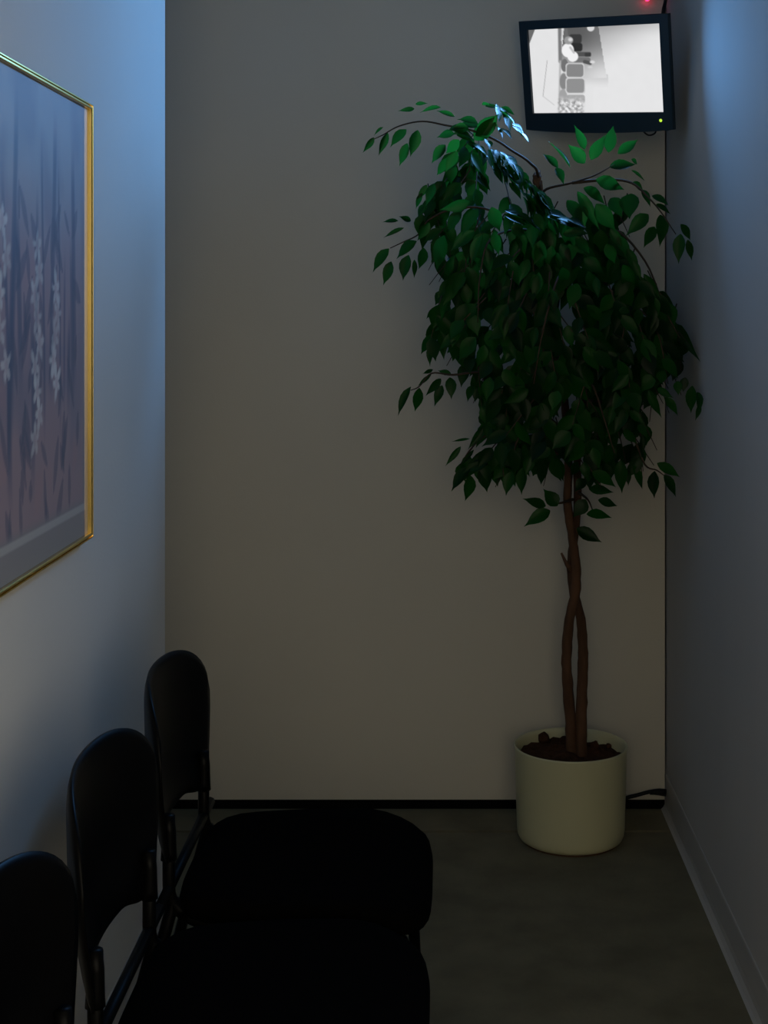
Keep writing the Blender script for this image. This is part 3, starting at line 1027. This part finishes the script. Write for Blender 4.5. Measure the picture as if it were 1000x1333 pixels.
crop(700, 400, 4.165, [(648, 845, 777, 922, 58), (635, 888, 633, 1038, 66), (685, 908, 764, 1022, 56)], 3.43)
crop(700, 400, 4.165, [(602, 448, 667, 602, 52), (650, 438, 737, 492, 42), (690, 488, 767, 580, 50), (692, 345, 650, 425, 62), (840, 425, 830, 578, 62), (868, 460, 888, 562, 44), (880, 530, 858, 608, 30), (760, 400, 765, 475, 50), (800, 380, 790, 460, 50)], 3.40)
N_HERO = len(LEAVES)

# the dense crown behind them
MASK = [(600, 168), (640, 160), (665, 195), (700, 240), (722, 280), (760, 262), (800, 244), (828, 262), (800, 282), (835, 330), (862, 392), (898, 398), (902, 470), (880, 505),
        (850, 508), (838, 540), (845, 610), (820, 618), (800, 640), (765, 640), (745, 612), (700, 618), (680, 640), (640, 636), (600, 630), (598, 605), (632, 560),
        (620, 500), (590, 480), (562, 470), (560, 400), (592, 352), (560, 345), (540, 300), (556, 255), (575, 210)]
TW = bmesh.new()
made = 0
tries = 0
while made < 210 and tries < 9000:
    tries += 1
    px, py = rl.uniform(540, 905), rl.uniform(165, 640)
    if not in_poly(px, py, MASK):
        continue
    if py < 268 and 635 < px < 722 and rl.random() < 0.9:
        continue
    sd = surf(px, py)
    d = clamp_depth(px, sd + 0.01 + rl.random() ** 1.8 * (3.84 - sd))
    if py < 300:
        d = min(d, 3.62)
    out = 1 if px > 728 else -1
    ang = rl.uniform(-0.3, 0.9) * out            # leans outward
    L = rl.uniform(35, 75)
    dx, dy = math.sin(ang) * L, math.cos(ang) * L
    n = rl.randint(4, 7)
    cnt = 0
    for k in range(n):
        f = (k + 0.5) / n
        bx, by = px + dx * f, py + dy * f
        side = 1 if k % 2 else -1
        la = ang * 0.5 + side * rl.uniform(0.1, 0.8)
        ll = rl.uniform(26, 42)
        tx, ty = bx + math.sin(la) * ll, by + math.cos(la) * ll
        if not in_poly(bx, by, MASK) or not in_poly(tx, ty, MASK):
            continue
        fc = None
        if by < 300 and 590 < bx < 760 and rl.random() < 0.6:      # top of the crown: leaves turned to catch the screen's glint
            fc = glint(bx, by, d, 0.25)
        add_leaf((bx, by), (tx, ty), d + rl.uniform(-0.015, 0.015), rl.uniform(14, 22), None, fc)
        cnt += 1
    if cnt:
        made += 1
        dx, dy = dx * 0.72, dy * 0.72
        q = [tloc(P(px - dx * 0.3, py - dy * 0.3, clamp_depth(max(px, px - dx * 0.3) + 4, d + 0.02))), tloc(P(px + dx * 0.4, py + dy * 0.4, clamp_depth(px + dx * .4 + 4, d))), tloc(P(px + dx, py + dy, clamp_depth(px + dx + 4, d)))]
        bm = bmesh.new()
        tube(bm, q, 0.0018, 0.0009, 5)
        obj('twig', bm, 'twig', tree)

for _ in range(46):                                                  # hanging leaves over the fork of the trunk
    px, py = rl.uniform(690, 752), rl.uniform(278, 372)
    add_leaf((px, py), (px + rl.uniform(-16, 16), py + rl.uniform(26, 42)), surf(px, py) + rl.uniform(0.02, 0.16), rl.uniform(14, 22))

order = sorted(range(len(LEAVES)), key=lambda i: (0 if i < N_HERO else 1, LEAVES[i][0].y))
rest_v, rest_f = [], []
for rank, i in enumerate(order):
    a, b, z, w, k = LEAVES[i]
    y = (b - a)
    L = y.length
    y = y / L
    x = y.cross(z).normalized()
    z = x.cross(y)
    sx = w / 0.5
    mat = Matrix(((x.x * sx, y.x * L, z.x * L, 0), (x.y * sx, y.y * L, z.y * L, 0), (x.z * sx, y.z * L, z.z * L, 0), (0, 0, 0, 1)))
    mat.translation = a - TL
    if rank < 298:
        o = bpy.data.objects.new('leaf', LM[k])
        COL.objects.link(o)
        o.parent = tree
        o.matrix_local = mat
    else:
        off = len(rest_v)
        rest_v += [tuple(mat @ v.co) for v in LM[k].vertices]
        rest_f += [tuple(off + q for q in p.vertices) for p in LM[k].polygons]
if rest_v:
    me = bpy.data.meshes.new('inner_leaves')
    me.from_pydata(rest_v, [], rest_f)
    o = link_mesh('inner_leaves', me, 'leaf', tree, True)
    o['kind'] = 'stuff'
print('LEAVES', len(LEAVES), 'hero', N_HERO)

# ------------------------------------------------------------------ cord by the corner
cd = empty('power_cord', P(868, 1042, 3.93))
o0 = Vector(cd.location)
bm = bmesh.new()
tube(bm, [p - o0 for p in smooth_path([Vector((0.36, 3.93, 0.006)), Vector((0.43, 3.935, 0.008)), P(812, 1040, 3.935), P(830, 1035, 3.935), P(845, 1031, 3.935), P(858, 1030, 3.935)], 6)], 0.0055)
obj('cord', bm, 'cable', cd, True)
bm = bmesh.new()
tube(bm, [p - o0 for p in (P(846, 1031.5, 3.935), P(852, 1031, 3.935), P(858, 1031, 3.935), P(867, 1032, 3.935))], 0.0065, 0.0105, 10)
obj('plug', bm, 'cable', cd, True)
tag(cd, 'black power cord with plug running from behind the pot to the corner', 'cord')
